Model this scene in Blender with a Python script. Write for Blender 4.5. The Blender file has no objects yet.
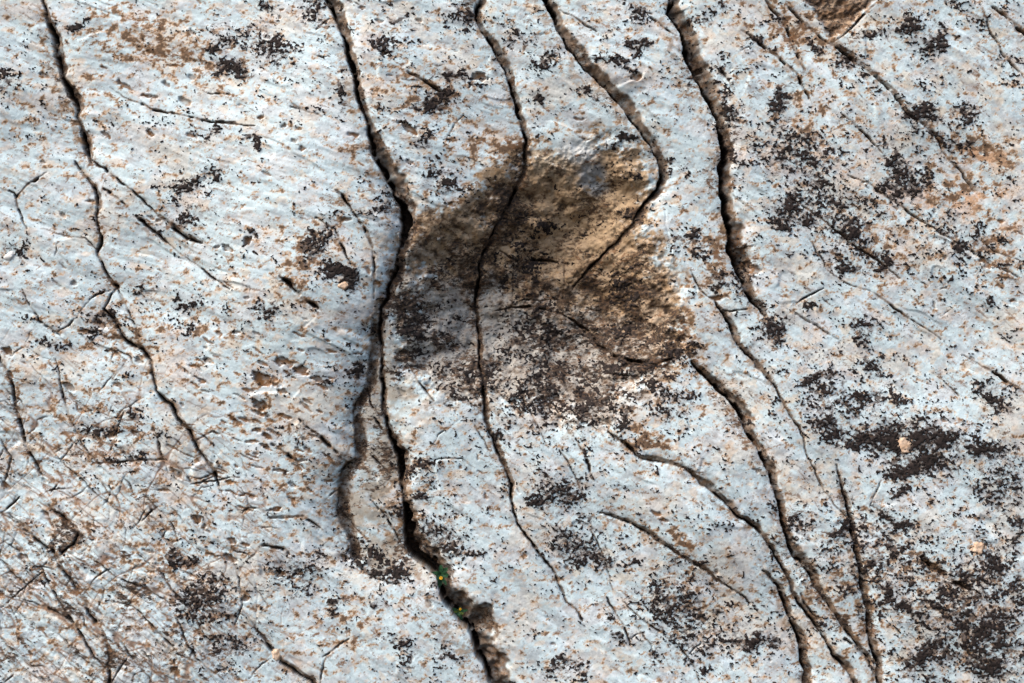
import bpy, math, random
import numpy as np

# ------------------------------------------------------------------ camera, sky, sun, exposure
SC = bpy.context.scene
PX = 0.003                       # one wall unit (u, v, h) is 3 mm of rock
ZC = 2.6                         # height of the middle of the view above the foot of the cliff
cam_d = bpy.data.cameras.new('camera')
cam = bpy.data.objects.new('camera', cam_d)
SC.collection.objects.link(cam)
CAM_DIST = 5.2
cam.location = (0.0, -CAM_DIST, ZC)
cam.rotation_euler = (math.radians(90), 0, 0)
cam_d.sensor_width = 36.0
cam_d.lens = 36.0 * CAM_DIST / (1024 * PX)
cam_d.clip_end = 500
SC.camera = cam

SUN_EL, SUN_AZ = 50.0, -58.0     # degrees; azimuth measured from the cliff's outward normal, negative = left
world = bpy.data.worlds.new('World'); SC.world = world
world.use_nodes = True
wn = world.node_tree.nodes; wl = world.node_tree.links
sky = wn.new('ShaderNodeTexSky'); sky.sky_type = 'NISHITA'; sky.sun_disc = False
sky.sun_elevation = math.radians(SUN_EL)
sx = math.sin(math.radians(SUN_AZ)); sy = -math.cos(math.radians(SUN_AZ))
sky.sun_rotation = math.atan2(sx, sy)
sky.air_density = 1.0; sky.dust_density = 5.0; sky.ozone_density = 1.0
wl.new(sky.outputs[0], wn['Background'].inputs[0])
wn['Background'].inputs[1].default_value = 0.15
sd = bpy.data.lights.new('sun', 'SUN'); sd.energy = 1.3; sd.angle = math.radians(36); sd.color = (1.0, 0.97, 0.94)
sun = bpy.data.objects.new('sun', sd); SC.collection.objects.link(sun)
ce = math.cos(math.radians(SUN_EL))
from mathutils import Vector
sun.rotation_euler = Vector((sx * ce, sy * ce, math.sin(math.radians(SUN_EL)))).to_track_quat('Z', 'Y').to_euler()
sun.location = (-4, -6, 8)
SC.view_settings.view_transform = 'Standard'
SC.view_settings.look = 'None'
SC.view_settings.exposure = 0.93
SC.view_settings.gamma = 1.0
SC.view_settings.use_curve_mapping = False
SC.render.resolution_x = 1024; SC.render.resolution_y = 683

# ------------------------------------------------------------------ noise and helpers
RNG = np.random.default_rng(7)
PERM = np.tile(RNG.permutation(256), 3).astype(np.int32)
GA = np.linspace(0, 2 * np.pi, 256, endpoint=False)
GX = np.cos(GA).astype(np.float32); GY = np.sin(GA).astype(np.float32)

def pn(x, y, seed=0):
    xi = np.floor(x); yi = np.floor(y)
    fx = (x - xi).astype(np.float32); fy = (y - yi).astype(np.float32)
    X = (xi.astype(np.int32) + seed * 37) & 255; Y = (yi.astype(np.int32) + seed * 91) & 255
    X1 = (X + 1) & 255; Y1 = (Y + 1) & 255
    a = PERM[X]; b = PERM[X1]
    def g(hh, dx, dy): return GX[hh] * dx + GY[hh] * dy
    n00 = g(PERM[a + Y], fx, fy); n10 = g(PERM[b + Y], fx - 1, fy)
    n01 = g(PERM[a + Y1], fx, fy - 1); n11 = g(PERM[b + Y1], fx - 1, fy - 1)
    w = fx * fx * fx * (fx * (fx * 6 - 15) + 10); z = fy * fy * fy * (fy * (fy * 6 - 15) + 10)
    a0 = n00 + w * (n10 - n00); a1 = n01 + w * (n11 - n01)
    return (a0 + z * (a1 - a0)) * 1.5

def fbm(x, y, octv=4, seed=0, gain=0.5):
    s = 0.0; a = 1.0; f = 1.0
    for k in range(octv):
        s = s + a * pn(x * f + 17.3 * k, y * f - 9.1 * k, seed + k)
        a *= gain; f *= 2.03
    return s

def sstep(a, b, x):
    t = np.clip((x - a) / (b - a), 0, 1)
    return t * t * (3 - 2 * t)

def lerp3(c, col, m):
    return c + (np.asarray(col, np.float32) - c) * m[..., None]

def axis(lo, hi, far_lo, far_hi, s):
    mid = list(np.arange(lo, hi + 1e-6, s))
    out = []; x = lo; st = s
    while x > far_lo:
        st = min(st * 1.13, 8.0); x -= st; out.append(x)
    left = out[::-1]; out = []; x = mid[-1]; st = s
    while x < far_hi:
        st = min(st * 1.13, 8.0); x += st; out.append(x)
    return np.array(left + mid + out, np.float32)

FAR = (-420, 1444, -360, 1043)

def rot(U, V, deg):
    c = math.cos(math.radians(deg)); s = math.sin(math.radians(deg))
    return U * c + V * s, -U * s + V * c

# ------------------------------------------------------------------ what was measured on the rock (wall units: u to the right, v down)
def kink(pts, seed, gap=9.0, amp=2.0):
    r = random.Random(seed); out = [pts[0]]
    for a, b in zip(pts[:-1], pts[1:]):
        L = math.hypot(b[0] - a[0], b[1] - a[1]); n = max(1, int(L / gap)); nx, ny = -(b[1] - a[1]) / L, (b[0] - a[0]) / L
        for k in range(1, n + 1):
            t = k / n; o = 0 if k == n else r.uniform(-amp, amp)
            out.append(tuple(x + t * (y - x) + (o * nx if j == 0 else o * ny if j == 1 else 0) for j, (x, y) in enumerate(zip(a, b))))
    return out
# fissures: (u, v, gap width, sloping right flank width)
CR_A1 = [(30,-40,2,2),(41,0,2.5,2),(47,23,3,2.5),(52,38,3.5,4),(55,59,4,6),(58,70,2,5),(60,77,1.6,2),(66,90,4,3),(70,98,3.5,7),(75,107,3,6),(76,116,2.5,3),(79,126,3,3),(81,136,3.5,3),(83,151,4,4),(90,163,1,2)]
CR_A2 = [(75,162,.8,1),(79,170,1.8,1),(90,183,2,2),(96,196,1.5,3),(97,211,3.2,1),(97,226,3,1),(99,244,2.4,1),(96,252,2,1),(102,267,2.2,1),(115,287,2,2)]
CR_A3 = [(103,310,1,1),(113,320,1.6,2),(120,335,1.6,2),(126,344,2.8,2),(141,350,2,2),(150,360,1.3,2),(154,376,1.5,1.5),(157,391,2,1),(163,400,3.4,1.5),(172,408,2.6,2),(179,421,2.4,2),(189,431,2.2,2),(195,442,2,2),(204,458,2.6,2),(213,469,3,2),(218,485,1,1)]
CR_A4 = [(255,630,1.2,1),(268,648,1.8,2),(281,664,2,3),(296,674,2.2,3),(311,683,2.2,3),(350,740,2,3)]
CR_B = [(312,-40,3,5),(325,0,3.6,7),(332,13,3,8),(338,26,2.2,8),(343,38,1.8,6),(347,54,3,4),(351,69,4.4,4),(356,90,3.6,3.5),(359,105,3,4),(365,118,2.6,4),(368,136,3.8,5),(372,154,4.2,10),(380,169,4,14),(393,190,5,12),(401,208,8,8),(402,229,8,7),(400,247,6,7),(395,267,3.5,6),(388,285,3,4),(380,308,3,3),(378,334,2.8,2.5),(380,352,2.5,2),(381,366,2.4,2),(382,391,2.2,2),(384,417,3,2),(389,435,5,4),(396,455,5.5,5),(398,476,5.5,3),(402,494,6,3),(405,515,7,4),(403,530,12,6),(404,546,13,8),(411,557,14,8),(424,565,11,8),(437,577,5,9),(440,595,5,16),(450,610,5,18),(459,623,5,20),(468,630,4.5,20),(474,646,5,19),(483,667,6,16),(489,683,6,15),(510,740,6,14)]
CR_C = [(488,-40,3,3),(481,0,4,3),(475,8,4.4,3),(477,24,4,3),(484,36,2.4,5),(493,49,2,6),(501,64,1.6,6),(507,77,1.6,5),(511,92,2,4),(515,104,2.4,3),(521,123,2.4,3),(525,141,2.6,3),(524,159,3,3),(519,177,3,3),(512,192,2.6,3),(501,216,2.3,3),(485,244,2.3,3),(478,265,2,2),(474,285,2,2),(473,303,2,2),(476,324,2,1.6),(478,345,1.8,2),(479,366,1.8,3),(481,391,1.8,3),(484,419,1.6,3),(493,440,1.6,4),(502,463,1.4,3.5),(510,486,1.5,2),(513,512,1.8,1),(516,523,2,1),(525,536,1.8,1),(536,550,1.6,1),(544,562,1.2,1),(556,577,.9,1.5),(566,603,.6,2),(582,621,.5,1)]
CR_D = [(530,-40,4,4),(543,0,6,4),(551,15,5.5,4),(557,31,3,6),(566,49,2.2,8),(579,64,2,9),(592,77,2,9),(605,90,2,8),(620,105,2,8),(628,118,1.8,8),(641,131,1.8,5),(651,146,2,6),(658,161,2.6,5),(661,175,3,5),(658,186,3,5),(648,198,2.2,6),(638,211,1.6,6),(633,224,1,5),(623,234,.8,4),(610,247,1.1,2),(600,258,2,1.5),(586,273,1.2,1),(574,288,.6,1)]
CR_E = [(655,-40,4,5),(670,0,5,6),(667,12,6,7),(674,22,6,9),(682,41,6,10),(685,59,6,12),(694,79,6,12),(703,95,6,9),(712,113,5.5,8),(718,133,6,6),(721,151,6.5,5),(717,169,8,6),(720,193,6,5),(725,220,5,5),(728,239,5.5,8),(726,250,6,18),(735,268,6,16),(742,282,3,7),(751,301,2.4,6),(761,311,2,4),(765,318,.8,2)]
CR_F = [(693,363,1.5,2),(700,372,3,3),(707,380,3.2,5),(718,391,4,6),(728,401,4.5,6),(743,422,4.4,6),(751,440,4,5),(761,458,4,4.5),(769,473,3.5,4),(774,491,3.4,4),(779,515,3.4,4),(783,528,3,4),(787,546,3,4.5),(802,564,2.6,6),(815,587,2.2,5),(828,605,2,4),(841,623,1.8,3),(856,644,1.4,3),(869,659,1.2,2)]
CR_G = [(836,465,1,1),(843,491,1.5,2),(848,515,2,2.5),(854,552,2.6,3),(860,575,3,3.5),(863,598,3,4),(869,631,2.4,4),(873,651,2.6,3),(878,683,3,3),(888,740,3,3)]
CR_H = [(715,303,1,1),(722,314,2.2,3),(728,324,2.6,4),(738,345,1.8,3),(748,355,1.8,4),(758,368,1.6,3),(770,380,1.2,2),(779,396,1.3,1),(790,417,1,1.5),(802,437,.8,1),(813,468,.8,1),(820,486,.6,1)]
CR_I = [(608,431,1,1),(617,439,2,1.5),(625,445,2,1.5),(633,453,2,1),(641,459,1,3),(653,462,.8,4),(672,464,.7,2),(684,468,1,2),(690,473,2,4),(700,483,2,5),(715,496,1.8,5),(728,507,2,4),(748,523,2,3),(762,536,2.4,3),(774,554,2.4,3),(784,572,2,3),(792,592,1.6,2),(796,600,1.8,2),(805,612,2,2.5),(813,623,2.2,2.5),(828,646,2,2.5),(843,667,2,3),(856,686,2.2,3),(890,740,2,3)]
CR_J = [(762,571,.8,1),(768,577,2,3),(777,587,2.4,3),(787,610,2.6,3),(797,636,2.6,4),(802,662,2.6,5),(805,685,2.6,5),(815,740,2,4)]
CR_K = [(600,513,.8,1),(611,517,1.4,2),(620,520,1,2.5),(632,525,1.2,3),(643,532,1.8,3),(656,541,1.2,2),(664,546,1,2),(689,560,1.6,2),(707,571,1,2),(728,587,.8,1),(751,605,.5,1)]
MAIN = [CR_A1, CR_A2, CR_A3, CR_A4, CR_B, CR_C, CR_D, CR_E, CR_F, CR_G, CR_H, CR_I, CR_J, CR_K]
# lesser fissures and grooves: (gap, flank, points)
THIN = [
 (1.3,1.5,[(115,287),(109,297),(103,310)]), (.9,1,[(813,468),(822,488),(834,504),(846,516)]),
 (1.4,1.5,[(90,160),(104,170),(123,185),(131,190),(146,203),(160,218)]),
 (2.6,2.5,[(160,217),(168,225),(179,234),(191,241),(203,244)]),
 (1.8,1.5,[(104,190),(112,196),(126,206)]), (2.2,1.5,[(138,218),(143,223),(159,237),(166,243)]), (1.0,1,[(166,243),(184,256),(210,275),(232,290)]),
 (1.6,1.5,[(15,198),(28,185),(46,173)]), (.8,1,[(0,188),(12,193),(15,203),(26,229)]),
 (.8,1,[(41,229),(64,235),(85,239),(95,249)]), (1,1.5,[(114,289),(102,292),(90,300),(75,318),(58,332)]),
 (1.2,1,[(115,288),(125,305),(131,318)]), (1.4,1,[(125,318),(133,322),(140,338)]),
 (.8,1,[(22,290),(30,306),(38,320),(56,333),(72,350)]),
 (2,2,[(-10,345),(1,363),(8,376),(13,394),(15,409),(19,427),(23,442),(31,458),(40,474)]),
 (.9,1.5,[(55,358),(61,386),(69,417),(79,439),(90,453),(99,463),(115,463),(143,460),(164,459),(177,465),(191,481)]),
 (.9,1,[(191,483),(213,481),(241,477)]), (.7,1,[(79,439),(61,460),(45,452),(30,436)]), (.7,1,[(60,462),(80,478),(95,492),(120,512)]),
 (1,1,[(155,430),(160,445),(165,460),(168,470)]), (.7,1,[(112,450),(118,430),(124,412)]),
 (2,1,[(2,512),(10,506),(19,497)]), (1,1.5,[(0,440),(10,458),(5,480)]),
 (1.8,2.5,[(8,515),(23,528),(36,541),(51,552),(59,567),(72,582),(85,600),(87,613),(102,631),(109,651),(109,690)]),
 (1.8,2.5,[(49,507),(64,518),(79,531),(74,544),(61,554)]),
 (1,1,[(41,569),(51,587),(64,608),(85,639),(97,659),(109,672)]), (.7,1,[(0,608),(28,585),(42,573)]), (.8,1,[(20,598),(46,607),(67,618),(79,628)]),
 (1,1,[(138,610),(164,636),(179,654),(197,662)]), (.7,1,[(177,616),(187,641),(197,659),(223,680)]),
 (.8,1,[(85,593),(98,575),(112,568)]), (.7,1,[(125,545),(128,530),(122,520)]), (.8,1,[(143,520),(153,511),(160,506)]),
 (.7,1,[(96,560),(120,578),(150,590),(170,602)]), (.7,1,[(140,555),(160,570),(172,590),(190,604),(200,628)]), (.7,1,[(0,540),(20,553),(40,570)]), (.7,1,[(0,560),(15,575),(35,590)]),
 (.7,1,[(100,620),(120,640),(135,660),(160,690)]), (.7,1,[(230,555),(240,580),(242,605),(235,625)]), (.7,1,[(5,530),(3,545),(-5,560)]),
 (2.6,1.5,[(339,193),(346,201),(352,208)]), (1.2,2,[(352,208),(365,229),(373,249),(375,272),(375,298)]), (1.3,1,[(319,219),(337,231),(347,252),(354,267)]),
 (2,2.5,[(283,278),(290,284),(301,295)]), (2.4,2.5,[(306,300),(314,306),(322,311)]), (1.3,1,[(292,109),(306,113),(323,119)]),
 (1.8,2.5,[(409,74),(429,85),(445,97)]), (1,1,[(464,115),(455,124),(445,140)]), (1,1,[(473,74),(469,88)]),
 (2.0,2,[(300,421),(309,428),(322,439),(337,453)]), (1.8,2,[(273,445),(281,450),(293,459)]), (2.5,3,[(340,458),(346,464),(340,470)]),
 (1,1,[(366,389),(372,407),(384,419)]), (2.8,1,[(374,417),(378,423),(382,430)]), (1.3,1,[(372,458),(380,465),(388,473)]),
 (1,.5,[(432,459),(447,458),(460,459),(473,466)]), (.5,.5,[(460,419),(439,435),(425,453)]), (1,1,[(401,355),(419,384),(434,401)]),
 (1,1,[(398,540),(388,520),(370,500)]), (.8,1,[(337,510),(350,525),(365,538)]), (.8,1,[(475,425),(484,440),(490,452)]),
 (1.2,1.5,[(323,657),(334,649),(350,639)]), (1,1,[(325,657),(320,683),(316,720)]), (2,2.5,[(263,546),(281,549),(288,554)]), (1.2,2,[(270,518),(304,517),(322,531)]),
 (.9,1,[(110,88),(131,101),(154,110),(184,117),(213,123),(256,128)]), (1.2,1.5,[(208,94),(220,95),(231,96)]), (1.2,2,[(209,122),(223,123),(236,124)]),
 (1.3,1,[(607,598),(615,610),(623,626),(630,646)]), (.9,1,[(623,601),(643,621),(677,644),(694,667),(702,690)]), (.6,1,[(636,626),(650,645),(660,664)]),
 (1.4,1,[(575,439),(584,455),(593,480)]), (1.1,1,[(518,389),(533,419),(548,448)]), (.8,1,[(560,450),(572,470),(585,500)]), (.8,1,[(590,530),(604,556),(612,590)]),
 (1.3,.8,[(565,258),(564,295),(565,313)]), (1.2,.8,[(514,262),(512,303)]), (2.2,1,[(600,345),(615,357),(633,362),(656,366),(671,360)]), (1.4,1,[(500,250),(520,262),(545,258),(570,262)]), (1.4,1,[(495,310),(530,306),(560,312),(590,330),(607,352)]), (.8,1,[(606,372),(620,376),(640,378)]),
 (.8,1,[(520,300),(555,298),(600,310)]), (.8,1,[(585,330),(600,345),(607,355)]),
 (2.2,2,[(756,40),(764,46),(779,59),(797,74)]), (1.4,1,[(797,74),(802,86),(809,99)]), (1.4,3,[(766,0),(772,10),(787,28),(797,56),(804,69)]),
 (1.2,2,[(790,8),(795,15),(815,33),(832,46)]), (3,4,[(832,44),(851,59),(862,67),(874,77)]), (1.2,3,[(874,77),(892,95),(907,115)]), (1,2,[(907,115),(933,133),(943,151),(961,172),(975,190)]),
 (2.2,2.5,[(992,8),(1000,14),(1010,23),(1030,40)]), (.8,1.5,[(979,5),(989,31),(1002,54),(1015,69),(1030,84)]), (1.4,1,[(843,115),(866,136),(882,154)]),
 (.8,1.5,[(848,175),(866,183),(900,206),(930,226),(959,244),(982,257),(1020,278)]), (.9,1,[(787,196),(823,219),(848,242),(879,260),(900,278)]),
 (1,1,[(810,239),(828,270),(846,283),(874,293),(892,306),(918,324),(943,339)]), (1.8,2,[(797,304),(812,296),(825,288)]), (.6,2,[(790,311),(810,322),(830,334)]),
 (1.3,1.5,[(964,355),(982,366),(1000,378),(1030,396)]), (1,1,[(941,378),(959,395)]), (1,.5,[(843,401),(864,427)]), (.8,1,[(980,240),(996,252),(1024,262)]),
 (3,4,[(923,560),(933,568),(943,577)]), (1,2,[(943,577),(959,585),(977,594)]), (1.3,1.5,[(801,595),(808,608),(818,621)]), (2,2,[(846,641),(855,648),(866,659),(877,680)]),
 (1.2,2,[(652,14),(640,10),(630,18)]), (1.2,1.5,[(650,18),(662,28),(675,36)]), (.8,1.5,[(560,11),(575,18),(596,32)]), (1.6,2,[(742,32),(755,40),(770,52)]),
 (1,1,[(716,60),(724,74),(734,92)]), (1.2,2,[(725,312),(735,311),(747,309)]), (.7,1,[(690,270),(700,290),(715,303)]),
 (.8,1,[(884,-6),(868,10),(852,27),(836,42)]), (.8,1,[(880,480),(870,505),(890,520)]), (.8,1,[(958,635),(970,655),(985,680)]), (.7,1,[(690,655),(705,640)]),
 (.8,1,[(600,575),(612,560),(606,545)]), (.9,1,[(770,648),(760,640)]), (.6,1,[(865,575),(880,560)]), (.9,1,[(330,20),(318,30)]),
]
GOUGE = [(286,362,10,3,10),(305,371,9,3.2,20),(320,378,6,3,20),(263,380,10,5.5,18),(284,391,5,3.2,10),(260,404,7,5,15),(260,430,5,2.4,10),(270,436,5,3,40),(149,97,8,2.4,6),(126,86,8,2.4,30),
 (106,134,5,2,40),(152,134,5,2.5,30),(300,449,6,2,30),(310,449,5,2,20),(280,470,8,2,10),(303,461,6,2,5),(232,559,6,3.2,35),(196,518,4.5,3,25),(204,526,3,2.4,20),(229,250,6,3,30),(219,247,4,2.2,20),
 (232,540,4,2,20),(245,600,3,3,0),(277,509,8,2.4,-8),(300,574,4,3,0),(280,573,5,3.4,10),(10,375,5,2.4,60),(580,119,6,1.6,8),(635,77,6,3.6,-10),(655,512,6,2,20),(663,520,6,2,20),
 (935,568,11,4.5,38),(960,585,9,3,25),(1012,300,4,2,20),(986,263,8,2.5,35),(250,243,4,5.5,30),(262,118,3,2,10),(286,128,3,2.5,0),(306,150,4,2,0),(480,78,8,4,-8),(385,56,3,3,0),(408,130,9,4,35),(700,70,4,4,0),
 (718,300,5,3,0),(752,268,8,5,30),(8,352,6,4,30)]
HOLLOW = [(520,150),(560,145),(600,128),(640,142),(660,185),(655,230),(680,270),(690,310),(692,345),(660,385),(630,410),(605,432),(560,428),(520,415),(480,408),(430,402),(400,385),(388,350),(390,310),(400,270),(412,255),(425,235),(460,215),(490,185)]
LEDGE = [(402,225),(397,260),(386,285),(378,300),(372,330),(366,386),(357,399),(352,417),(354,442),(355,458),(342,468),(337,483),(336,515),(342,528),(350,554),(357,567),(370,577),(400,584)]
RECESS = [(802,-30),(802,0),(816,20),(833,42),(884,-3),(905,-30)]

# lichen (u, v, ru, rv, angle, strength, label or None)
LICH = [
 (880,440,34,18,8,1.3,'largest black lichen crust on the right, wrapped around a tan pebble'),(925,438,36,18,8,1.3,0),(914,466,36,12,0,1.3,0),(907,489,8,6,0,1.1,0),
 (345,272,17,12,20,1.35,'round black lichen spot on the swelling slab left of the hollow'),
 (908,184,24,15,10,1.15,'dense dark lichen patch above the middle of the right slab'),
 (848,232,24,13,35,1.2,'dark brown lichen patch on a diagonal joint, right of the deep fissure'),
 (884,260,17,11,40,1.05,'small dark lichen patch just below the diagonal brown one'),
 (777,327,18,14,20,1.1,'black lichen patch touching the end of the deep upper right fissure'),
 (828,427,24,17,10,.95,'open speckled lichen patch just left of the largest black crust'),
 (874,362,17,11,10,.98,'speckled lichen cluster above the largest black crust'),
 (869,394,24,7,8,.95,'thin band of lichen specks between two clusters on the right slab'),
 (895,521,15,8,10,1.1,'small black lichen patch below the largest crust'),
 (895,547,18,6,0,1.05,'flat black lichen streak below the small patch under the largest crust'),
 (877,590,11,14,0,1.1,'upright black lichen patch right of the lower right fissure'),
 (902,608,19,12,0,1.1,'black lichen patch between the upright one and the corner mass'),
 (928,661,26,18,10,1.15,'solid black lichen patch at the bottom edge near the right corner'),
 (985,628,42,24,0,1.0,'broad speckled black lichen mass in the lower right corner'),(990,662,34,18,0,1.1,0),
 (992,562,24,24,20,1.0,'black lichen patch beside the salmon pebble at the right edge'),
 (795,213,24,20,20,.92,'loose black lichen speckle right of the deep upper fissure'),
 (815,181,28,13,10,.92,'black lichen speckle above the loose one, right of the deep fissure'),
 (235,68,14,10,0,1.15,'dark lichen smudge in the upper left stained band'),(232,42,20,9,0,1.0,'faint dark lichen smear above the smudge in the upper left band'),
 (278,48,24,16,30,.92,'scattered dark lichen beside the upper left fissure'),
 (74,23,6,5,20,1.5,'small solid black lichen dot near the top left fissure'),
 (270,312,18,11,0,1.0,'fuzzy black lichen patch left below the round spot'),
 (382,566,36,16,30,1.0,'black lichen fringe left of the fissure with flowers'),
 (440,540,28,18,20,.85,None),
 (579,552,30,15,10,.9,'grey black lichen speckle below the hollow'),
 (674,604,34,24,30,.82,'sparse lichen specks low in the middle'),
 (553,490,24,20,0,.95,'dark grey lichen patch straight below the hollow'),
 (926,122,26,15,40,.95,'lichen cluster next to the orange stain, upper right'),
 (907,28,15,8,0,1.0,'small black lichen cluster near the top right'),
 (760,645,20,8,0,1.0,'small black lichen streak at the lower middle edge'),
 (820,200,60,36,20,.66,None),(880,560,70,50,20,.66,None),(965,600,60,60,0,.74,None),(830,400,46,36,20,.66,None),(800,150,50,30,20,.66,None),(960,240,50,30,30,.62,None),(1000,480,30,40,0,.68,None),(690,620,60,40,30,.62,None),(560,400,90,40,0,.62,None),
 # the rest is speckle no one could count
 (960,145,14,10,0,.9,None),(964,110,8,12,0,.9,None),(933,36,8,10,20,1.0,None),(954,5,14,9,0,.95,None),(874,33,16,9,0,.9,None),(846,64,10,8,20,.95,None),(808,46,10,8,0,.95,None),(790,155,24,14,20,.82,None),(900,160,20,12,30,1.0,None),(882,150,10,8,0,.9,None),
 (963,247,18,8,30,.98,None),(992,298,8,8,30,1.05,None),(866,328,13,12,0,.9,None),(848,266,20,9,20,1.0,None),(818,376,18,8,0,.9,None),(900,400,9,8,0,1.0,None),(861,445,12,12,0,1.05,None),(982,453,20,20,0,.9,None),(997,396,16,12,30,.9,None),(1015,531,12,14,0,.95,None),(802,523,14,14,0,.85,None),(841,531,8,20,0,.9,None),(772,646,10,8,0,1.1,None),(1015,590,14,20,0,.9,None),(940,600,30,16,0,.8,None),(955,655,20,14,0,.9,None),
 (656,610,8,6,0,1.1,None),(740,645,16,10,0,.9,None),(564,672,22,11,0,.85,None),(700,672,9,9,30,1.0,None),(694,558,18,4,20,1.0,None),(612,626,8,14,-30,.95,None),(590,520,10,14,0,.85,None),(584,401,34,14,10,.98,None),(530,400,30,20,0,.9,None),(480,380,30,24,0,.8,None),(445,366,16,12,0,.9,None),(420,330,30,30,0,.78,None),(540,330,40,26,0,.84,None),(640,370,36,16,0,.95,None),(682,352,12,12,0,1.0,None),(545,370,26,20,0,.85,None),(625,330,14,12,0,.95,None),(600,395,20,14,0,.95,None),(620,290,18,20,0,.88,None),(555,222,8,16,20,1.05,None),(520,260,24,30,0,.78,None),(445,180,26,14,20,.85,None),(660,385,30,10,30,.85,None),(672,415,16,10,0,.8,None),(625,415,8,14,40,1.0,None),
 (401,645,12,8,0,.9,None),(450,655,10,8,0,.95,None),(415,655,10,8,0,.8,None),(343,100,9,12,0,1.0,None),(385,42,24,12,10,.82,None),(397,15,12,4,10,1.15,None),(404,10,4,4,0,1.1,None),(440,98,16,10,30,.98,None),(452,80,16,8,10,.92,None),(425,112,12,8,0,.9,None),(430,140,16,12,0,.78,None),(315,10,16,10,0,.9,None),(220,137,14,7,0,.95,None),(245,142,8,6,0,.9,None),(190,218,12,11,0,.95,None),(215,176,9,9,0,1.0,None),(182,190,20,14,0,.8,None),(180,326,10,10,0,1.0,None),(190,300,20,10,0,.75,None),(250,243,4,5,30,1.4,None),(258,8,6,4,0,1.0,None),(100,320,20,14,0,.72,None),(130,285,9,5,10,1.0,None),
 (520,38,12,12,0,.95,None),(538,97,6,6,0,1.2,None),(540,60,14,12,0,.85,None),(590,90,8,6,0,.95,None),(638,48,9,6,30,1.1,None),(618,64,11,8,20,.98,None),(628,140,10,7,0,1.0,None),(670,165,7,10,0,.95,None),(720,75,10,18,-30,.8,None),(732,112,9,18,0,.98,None),(752,42,10,7,20,1.0,None),(725,8,10,8,0,.95,None),(690,240,18,12,20,.95,None),(725,285,16,12,20,1.0,None),(745,275,12,12,0,.85,None),(740,150,8,12,0,.95,None),(640,16,14,8,0,.95,None),(500,45,6,12,0,.95,None),(465,12,10,10,0,.95,None),(512,35,8,10,0,.95,None),(480,265,14,10,0,.8,None),(318,243,12,20,30,.9,None),(390,205,12,12,0,.8,None),
 (50,345,14,8,0,.8,None),(60,540,12,8,0,.95,None),(190,555,16,10,0,.95,None),(215,570,9,8,0,.9,None),(205,600,26,22,0,.76,None),(230,640,26,18,0,.74,None),(95,425,14,10,0,.8,None),(130,455,20,10,0,.78,None),(130,420,18,10,0,.75,None),(290,370,4,3,0,1.0,None),(331,391,7,6,0,1.05,None),(350,368,14,10,0,.85,None),(300,440,20,10,20,.7,None),(10,250,12,10,0,.9,None),(330,605,10,8,0,.85,None),(380,605,5,5,0,1.2,None),(300,575,30,16,0,.7,None),(420,470,20,14,0,.8,None),(425,495,14,10,0,.9,None),(400,510,10,8,0,.8,None),(500,430,10,14,0,.9,None),(780,100,10,10,20,.9,None),(700,20,6,6,0,.9,None),(0,80,18,16,0,.8,None)]

# ------------------------------------------------------------------ distance tools
def poly_dist(U, V, pts):
    """signed distance to a polyline (positive on its right when it runs down) and interpolated per-point values"""
    P = np.array(pts, np.float32); nv = P.shape[1] - 2
    best = np.full(U.shape, 1e9, np.float32); sgn = np.ones(U.shape, np.float32)
    vals = [np.zeros(U.shape, np.float32) for _ in range(nv)]
    for k in range(len(P) - 1):
        a = P[k]; b = P[k + 1]; du, dv = b[0] - a[0], b[1] - a[1]; L2 = du * du + dv * dv + 1e-9
        t = np.clip(((U - a[0]) * du + (V - a[1]) * dv) / L2, 0, 1)
        eu = U - (a[0] + t * du); ev = V - (a[1] + t * dv)
        d = np.hypot(eu, ev)
        m = d < best
        cr = -(du * (V - a[1]) - dv * (U - a[0]))
        best = np.where(m, d, best); sgn = np.where(m, np.where(cr >= 0, 1, -1), sgn)
        for j in range(nv):
            vals[j] = np.where(m, a[2 + j] + t * (b[2 + j] - a[2 + j]), vals[j])
    return best * sgn, vals

def inside_dist(U, V, poly):
    P = poly + [poly[0]]
    d, _ = poly_dist(U, V, P); d = np.abs(d)
    ins = np.zeros(U.shape, bool)
    for (x0, y0), (x1, y1) in zip(P[:-1], P[1:]):
        c = ((y0 > V) != (y1 > V)) & (U < (x1 - x0) * (V - y0) / (y1 - y0 + 1e-9) + x0)
        ins ^= c
    return np.where(ins, d, -d)

def ell(U, V, cx, cy, rx, ry, deg=0):
    c = math.cos(math.radians(deg)); s = math.sin(math.radians(deg))
    x = (U - cx) * c + (V - cy) * s; y = -(U - cx) * s + (V - cy) * c
    return np.sqrt((x / rx) ** 2 + (y / ry) ** 2)

def crop(ua, va, pts, pad):
    us = [p[0] for p in pts]; vs = [p[1] for p in pts]
    i0, i1 = np.searchsorted(ua, [min(us) - pad, max(us) + pad]); j0, j1 = np.searchsorted(va, [min(vs) - pad, max(vs) + pad])
    return slice(j0, j1), slice(i0, i1)

# ------------------------------------------------------------------ the height and colour of the rock
STEP = 0.9
ua = axis(-14, 1038, FAR[0], FAR[1], STEP); va = axis(-14, 697, FAR[2], FAR[3], STEP)
U, V = np.meshgrid(ua, va)
WU = 2.4 * pn(U / 26, V / 26, 3) + 1.9 * pn(U / 10, V / 10, 4) + 1.1 * pn(U / 4.5, V / 4.5, 5)
WV = 2.4 * pn(U / 26, V / 26, 6) + 1.9 * pn(U / 10, V / 10, 7) + 1.1 * pn(U / 4.5, V / 4.5, 8)
UX = U + 15 * fbm(U / 34, V / 34, 3, 15); VX = V + 12 * fbm(U / 34, V / 34, 3, 18)
UW = (U + WU).astype(np.float32); VW = (V + WV).astype(np.float32)
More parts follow.
